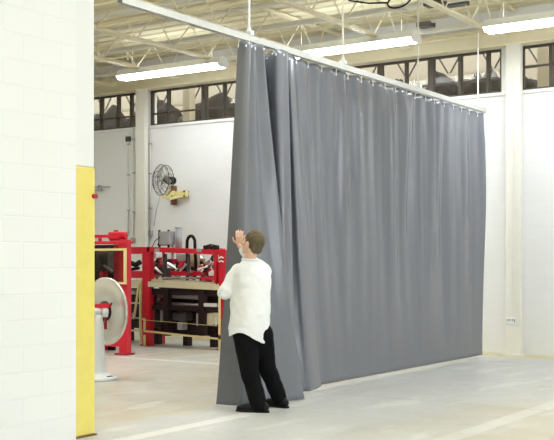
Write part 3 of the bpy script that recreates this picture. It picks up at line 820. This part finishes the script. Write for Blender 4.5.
# yoke, arm and wall bracket
pw = at(183, 195, WY); wl = Vector((pw.x - fc.x, 0, pw.z - fc.z))
ybot = cl + Vector((0, 0, -RF - .03)) - fn * .05
b = nb(); tube(b, [cl - fn * .16 , cl - fn * .2 + Vector((0, 0, -.12)), cl - fn * .12 + Vector((0, 0, -.27)), ybot], .016, 8)
tube(b, [cl - fn * .05 + Vector((0, 0, -RF)), ybot], .018, 8); link('yoke', b, M['fanyellow'], r, True)
b = nb(); bar(b, ybot, wl + Vector((-.15, -.10, .05)), .06, .07); bar(b, ybot + Vector((.05, .1, -.03)), wl + Vector((.02, -.09, -.03)), .045, .05); link('arm', b, M['fanyellow'], r)
b = nb(); box(b, wl.x - .26, wl.x + .16, -.12, -.03, wl.z - .05, wl.z + .07, .01); link('wall_bracket', b, M['fanyellow'], r)
b = nb(); box(b, wl.x - .21, wl.x - .15, -.125, -.0, wl.z - .19, wl.z + .18, .004); link('mounting_strip', b, M['rust'], r)
for z in (-.03, .06):
    b = nb(); tube(b, [(wl.x + .13, -.135, wl.z + z), (wl.x + .13, -.0, wl.z + z)], .018, 8); link('bolt', b, M['dark'], r)
tag(r, 'round caged wall fan on a pale yellow bracket on the white back wall', 'fan')
# thin cord hanging below the fan
b = nb(); pts = [at(160, 196, 15.78), at(157, 208, 15.78), at(155, 218, 15.78), at(154, 226, 15.78)]
tube(b, pts, .005, 5); o = link('fan_cord', b, M['grey'], None, True); tag(o, 'thin grey cord running down the wall below the fan', 'cord')

# ================================================================== MAN
PXM = 10.2 / F_PX
feet = Vector((-ST, CT, 0)) * 10.2 + Vector((CT, ST, 0)) * ((255 - 277) * PXM)
man = empty('person', (feet.x, feet.y, 0), TH)
tag(man, 'man in white shirt and black trousers, one arm raised, pulling the grey curtain', 'person')
def mp_(px, py, y=0.0): return Vector(((px - 255) * PXM, y, CAM_Z - (py - HOR) * PXM))

def ellip_loft(bm, secs, seg=24):
    """secs: (centre, rx, ry, yaw) horizontal ellipses from bottom to top, closed"""
    rings = []
    for c, rx, ry, yaw in secs:
        cy, sy = math.cos(yaw), math.sin(yaw); ring = []
        for k in range(seg):
            a = 2 * PI * k / seg; ex, ey = rx * math.cos(a), ry * math.sin(a)
            ring.append(bm.verts.new((c[0] + ex * cy - ey * sy, c[1] + ex * sy + ey * cy, c[2])))
        rings.append(ring)
    for a, b_ in zip(rings, rings[1:]):
        for k in range(seg): bm.faces.new((a[k], a[(k + 1) % seg], b_[(k + 1) % seg], b_[k]))
    bm.faces.new(rings[0][::-1]); bm.faces.new(rings[-1]); return rings
def ball(bm, c, rx, ry, rz, rot=None, seg=20):
    r_ = bmesh.ops.create_uvsphere(bm, u_segments=seg, v_segments=seg // 2 + 2, radius=1.0)
    for v in r_['verts']:
        q = Vector((v.co.x * rx, v.co.y * ry, v.co.z * rz))
        if rot is not None: q = rot @ q
        v.co = Vector(c) + q
def limb(bm, pts, rad, seg=14):
    P, R = [], []
    pts = [Vector(p) for p in pts]
    for i in range(len(pts) - 1):
        a, bb, c, d = pts[max(i - 1, 0)], pts[i], pts[i + 1], pts[min(i + 2, len(pts) - 1)]
        for k in range(4):
            P.append(cr(a, bb, c, d, k / 4)); R.append(rad[i] * (1 - k / 4) + rad[i + 1] * k / 4)
    P.append(pts[-1]); R.append(rad[-1]); tube(bm, P, R, seg)
    ball(bm, pts[0], rad[0], rad[0], rad[0], seg=12); ball(bm, pts[-1], rad[-1], rad[-1], rad[-1], seg=12)
def fused(name, bm, m, voxel, parent, smooth=6, deform=None):
    """one continuous surface out of overlapping volumes"""
    o = link(name, bm, m)
    md = o.modifiers.new('remesh', 'REMESH'); md.mode = 'VOXEL'; md.voxel_size = voxel; md.use_smooth_shade = True
    sm = o.modifiers.new('smooth', 'SMOOTH'); sm.factor = 0.5; sm.iterations = smooth
    dg = bpy.context.evaluated_depsgraph_get(); dg.update()
    me = bpy.data.meshes.new_from_object(o.evaluated_get(dg)); me.name = name
    o.modifiers.clear(); o.data = me
    if not me.materials: me.materials.append(m)
    if deform:
        ns = [v.normal.copy() for v in me.vertices]
        for v, n in zip(me.vertices, ns): v.co = deform(v.co.copy(), n)
    for p_ in me.polygons: p_.use_smooth = True
    o.parent = parent; return o

# key joints (metres; x to the right, y away, z up)
neck = mp_(250, 260, .03); head_c = mp_(252, 243, .03)
ls, le, lh = mp_(238, 271, .06), mp_(224.5, 293, -.02), Vector((-.24, .265, 1.20))
rs, re_, rh = mp_(264, 271, .10), Vector((-.02, .34, 1.44)), mp_(238.5, 245, .335)
lhip, lkn, lan = mp_(245, 334, .0), mp_(250, 371, -.06), Vector((.03, -.10, .10))
rhip, rkn, ran = mp_(261, 334, .04), mp_(267, 369, .12), Vector((.235, .24, .11))
YAW = 0.55       # torso turned: facing away and to the left
b = nb()
# trunk
ellip_loft(b, [(mp_(252, 340, .02), .135, .095, YAW), (mp_(251, 325, .02), .155, .11, YAW), (mp_(250, 305, .02), .155, .12, YAW), (mp_(251, 288, .03), .16, .11, YAW),
               (mp_(251, 274, .04), .155, .09, YAW), (mp_(250, 267, .04), .11, .07, YAW), (mp_(250, 262, .035), .07, .06, YAW)])
limb(b, [mp_(250, 267, .04), neck, head_c + Vector((0, 0, -.03))], [.068, .060, .062])
# head, turned to the left and up
face = Vector((-.80, .52, .30)).normalized(); sd = Vector((0, 0, 1)).cross(face).normalized(); upv = face.cross(sd)
HR = Matrix((sd, face, upv)).transposed()      # columns: side, forward, up
if HR.determinant() < 0: HR = Matrix((-sd, face, upv)).transposed()
HS = 1.09
def hp(x, y, z): return head_c + HR @ (Vector((x, y, z)) * HS)
ball(b, hp(0, -.012, .025), .083, .104, .104, HR)
ball(b, hp(0, .022, -.045), .062, .072, .075, HR)
ball(b, hp(0, .050, -.098), .030, .030, .024, HR, 12)
ball(b, hp(0, .082, .030), .045, .018, .022, HR, 12)               # brow
limb(b, [hp(0, .090, .02), hp(0, .112, -.022)], [.012, .016], 8); ball(b, hp(0, .098, -.026), .021, .013, .011, HR, 10)
ball(b, hp(0, .086, -.060), .025, .012, .006, HR, 10); ball(b, hp(0, .083, -.074), .022, .012, .007, HR, 10)
for s in (-1, 1):
    ball(b, hp(s * .042, .058, -.02), .024, .024, .024, HR, 10)     # cheek
    ball(b, hp(s * .081, -.005, -.012), .010, .021, .034, HR, 12); ball(b, hp(s * .078, .005, -.038), .009, .011, .014, HR, 8)
# arms
limb(b, [ls, ls.lerp(le, .5), le, le.lerp(lh, .5), lh], [.052, .046, .040, .036, .026])
limb(b, [rs, rs.lerp(re_, .5), re_, re_.lerp(rh, .5), rh], [.052, .046, .040, .036, .026])
# hands: palm, four fingers, thumb
def hand(w, d, palm_n, side, curl, L=1.0, spread=.07):
    d = d.normalized(); palm_n = (palm_n - d * palm_n.dot(d)).normalized(); sdir = d.cross(palm_n) * side
    for q in (-.022, -.007, .008, .022): limb(b, [w + sdir * q * .7, w + d * .05 * L + sdir * q, w + d * .088 * L + sdir * q * 1.1], [.016, .016, .013], 8)
    for q, ln in ((-.032, .062), (-.011, .076), (.011, .082), (.032, .072)):
        base = w + d * .085 * L + sdir * q; dd = (d + sdir * (q * spread / .03)).normalized(); pts = [base]; ang = curl
        for f in (.45, .32, .23):
            dd2 = (dd * math.cos(ang) + palm_n * math.sin(ang)).normalized(); pts.append(pts[-1] + dd2 * ln * f * L); ang += curl
        limb(b, pts, [.0098, .0092, .0085, .007], 8)
    tb = w + d * .025 * L + sdir * .024
    limb(b, [tb, tb + (d * .5 + sdir * .8 + palm_n * .25).normalized() * .042, tb + (d * .5 + sdir * .8 + palm_n * .25).normalized() * .042 + (d * .85 + sdir * .4 + palm_n * .3).normalized() * .05], [.014, .011, .008], 8)
hand(rh, Vector((-.05, .02, 1)), Vector((0.25, 1, 0)), 1, .22)
hand(lh, Vector((-.45, .45, .75)), Vector((.6, .7, -.1)), -1, .5)
# legs and feet
limb(b, [lhip, lhip.lerp(lkn, .5), lkn, lkn.lerp(lan, .4), lan], [.088, .076, .056, .054, .036])
limb(b, [rhip, rhip.lerp(rkn, .5), rkn, rkn.lerp(ran, .4), ran], [.088, .076, .056, .054, .036])
ldir = Vector((-.96, .28, 0)).normalized(); rdir = Vector((-.80, .60, 0)).normalized()
limb(b, [lan + Vector((0, 0, -.03)) - ldir * .04, lan + ldir * .06 + Vector((0, 0, -.05)), lan + ldir * .16 + Vector((0, 0, -.065))], [.038, .036, .026])
limb(b, [ran + Vector((0, 0, -.03)) - rdir * .04, ran + rdir * .06 + Vector((0, 0, -.05)), ran + rdir * .15 + Vector((0, 0, -.072))], [.036, .034, .026])
body = fused('body', b, M['skin'], .0065, man, 3)
# hair: cap over the back and top of the skull
b = nb()
ball(b, hp(0, -.022, .032), .093, .108, .109, HR, 32)
ball(b, hp(0, -.060, -.030), .074, .054, .060, HR, 20)
def trim_hair(co, n):
    q = HR.transposed() @ (co - head_c)
    # hairline: pulled inside the skull in front of it
    lim = .055 + .25 * max(0, q.z - .05) if q.z > .03 else (.030 if q.z > .005 else -.020)
    if q.y > lim or q.z < -.085: 
        c_ = hp(0, -.02, .02); return c_ + (co - c_) * .80
    return co + n * (.004 * noise.noise(co * 60) + .003 * noise.noise(co * 130))
hair = fused('hair', b, M['hair'], .006, man, 1, trim_hair)

# shirt
b = nb()
ellip_loft(b, [(mp_(249.5, 338, .03), .215, .170, YAW), (mp_(249.5, 328, .03), .212, .172, YAW), (mp_(250, 312, .025), .205, .170, YAW), (mp_(251, 296, .03), .202, .160, YAW),
               (mp_(252, 282, .04), .203, .148, YAW), (mp_(252, 273, .045), .195, .128, YAW), (mp_(251.5, 267, .045), .160, .105, YAW), (mp_(250.5, 262.5, .04), .105, .082, YAW), (mp_(250, 258.5, .036), .072, .070, YAW)], 36)
limb(b, [ls + Vector((.008, 0, -.008)), ls.lerp(le, .5), le, le.lerp(lh, .35), le.lerp(lh, .72)], [.085, .078, .070, .064, .054])
limb(b, [rs + Vector((-.008, 0, -.008)), rs.lerp(re_, .5), re_, re_.lerp(rh, .4), re_.lerp(rh, .74)], [.085, .075, .066, .058, .048])
def shirt_def(co, n):
    w = .013 * noise.noise(Vector((co.x * 7 + co.z * 5, co.y * 7, co.z * 9 - co.x * 4))) + .006 * noise.noise(co * 19)
    k = min(1, max(0, (1.42 - co.z) / .12))
    co = co + n * w * k
    # wavy tail: longer at the back right, higher at the sides
    if co.z < .84:
        f = (.84 - co.z) / .13
        co.z -= f * (.055 * math.cos((co.x - .10) * 13) - .005)
    return co
shirt = fused('shirt', b, M['shirt'], .010, man, 4, shirt_def)
b = nb(); cpts = [(mp_(250, 259.5, .036) + Vector((.076 * math.cos(a) * math.cos(YAW) - .074 * math.sin(a) * math.sin(YAW), .076 * math.cos(a) * math.sin(YAW) + .074 * math.sin(a) * math.cos(YAW), .006 * math.sin(a)))) for a in [2 * PI * k / 28 for k in range(28)]]
tube(b, cpts, .013, 8, closed=True); link('collar', b, M['shirt'], shirt, True)
# trousers
b = nb()
ellip_loft(b, [(mp_(252, 346, .02), .165, .115, YAW), (mp_(252, 338, .02), .185, .135, YAW), (mp_(251, 326, .02), .180, .135, YAW), (mp_(251, 318, .02), .172, .13, YAW)])
lb_, rb_ = Vector((.045, -.09, .055)), Vector((.245, .235, .07))
limb(b, [lhip + Vector((-.0, 0, .0)), lhip.lerp(lkn, .5), lkn, lkn.lerp(lan, .5), lan + Vector((.01, 0, -.03))], [.125, .112, .092, .088, .082])
limb(b, [rhip + Vector((.0, 0, .0)), rhip.lerp(rkn, .5), rkn, rkn.lerp(ran, .5), ran + Vector((.005, 0, -.02))], [.122, .108, .090, .084, .078])
def tr_def(co, n):
    return co + n * (.008 * noise.noise(Vector((co.x * 9, co.y * 9, co.z * 7))) + .004 * noise.noise(co * 24))
fused('trousers', b, M['trousers'], .010, man, 4, tr_def)
# shoes
for an, dr, lift in ((lan, ldir, 0), (ran, rdir, .0)):
    b = nb(); g0 = Vector((an.x, an.y, 0)); sdv = Vector((-dr.y, dr.x, 0))
    def sp(f, h): return g0 + dr * f + Vector((0, 0, h))
    limb(b, [sp(-.075, .052), sp(.0, .056), sp(.09, .046), sp(.165, .036), sp(.195, .034)], [.040, .046, .044, .036, .026])
    limb(b, [sp(-.05, .07), sp(-.02, .10)], [.045, .046])
    def flat_(co, n):
        if co.z < .016: co.z = .012
        return co
    sh = fused('shoe', b, M['shoe'], .008, man, 3, flat_)
    b = nb(); outl = [(-.118, 0), (-.105, .030), (-.05, .036), (.03, .036), (.11, .046), (.18, .038), (.218, .018), (.225, 0)]
    outl = outl + [(f, -w_) for f, w_ in outl[-2:0:-1]]
    lo_ = [b.verts.new(g0 + dr * f + sdv * w_ + Vector((0, 0, .001))) for f, w_ in outl]; hi_ = [b.verts.new(g0 + dr * f + sdv * w_ + Vector((0, 0, .020))) for f, w_ in outl]
    b.faces.new(lo_[::-1]); b.faces.new(hi_)
    for k in range(len(lo_)): b.faces.new((lo_[k], lo_[(k + 1) % len(lo_)], hi_[(k + 1) % len(lo_)], hi_[k]))
    link('sole', b, M['black'], sh)

# ================================================================== WORLD, CAMERA, VIEW
w = bpy.data.worlds.new('daylight'); S.world = w; w.use_nodes = True
bg = w.node_tree.nodes['Background']; bg.inputs['Color'].default_value = (0.83, 0.91, 1.0, 1); bg.inputs['Strength'].default_value = 3.6
cd = bpy.data.cameras.new('camera'); co = bpy.data.objects.new('camera', cd); C.objects.link(co)
co.location = (0, 0, CAM_Z); co.rotation_euler = (PI / 2, 0, TH)
cd.sensor_fit = 'HORIZONTAL'; cd.sensor_width = 36; cd.lens = 36 * F_PX / 554
cd.shift_y = (HOR - 220) / 554; cd.clip_end = 200
S.camera = co
S.view_settings.view_transform = 'Standard'; S.view_settings.look = 'None'
S.view_settings.gamma = 1; S.view_settings.use_curve_mapping = False
S.view_settings.exposure = 0.43
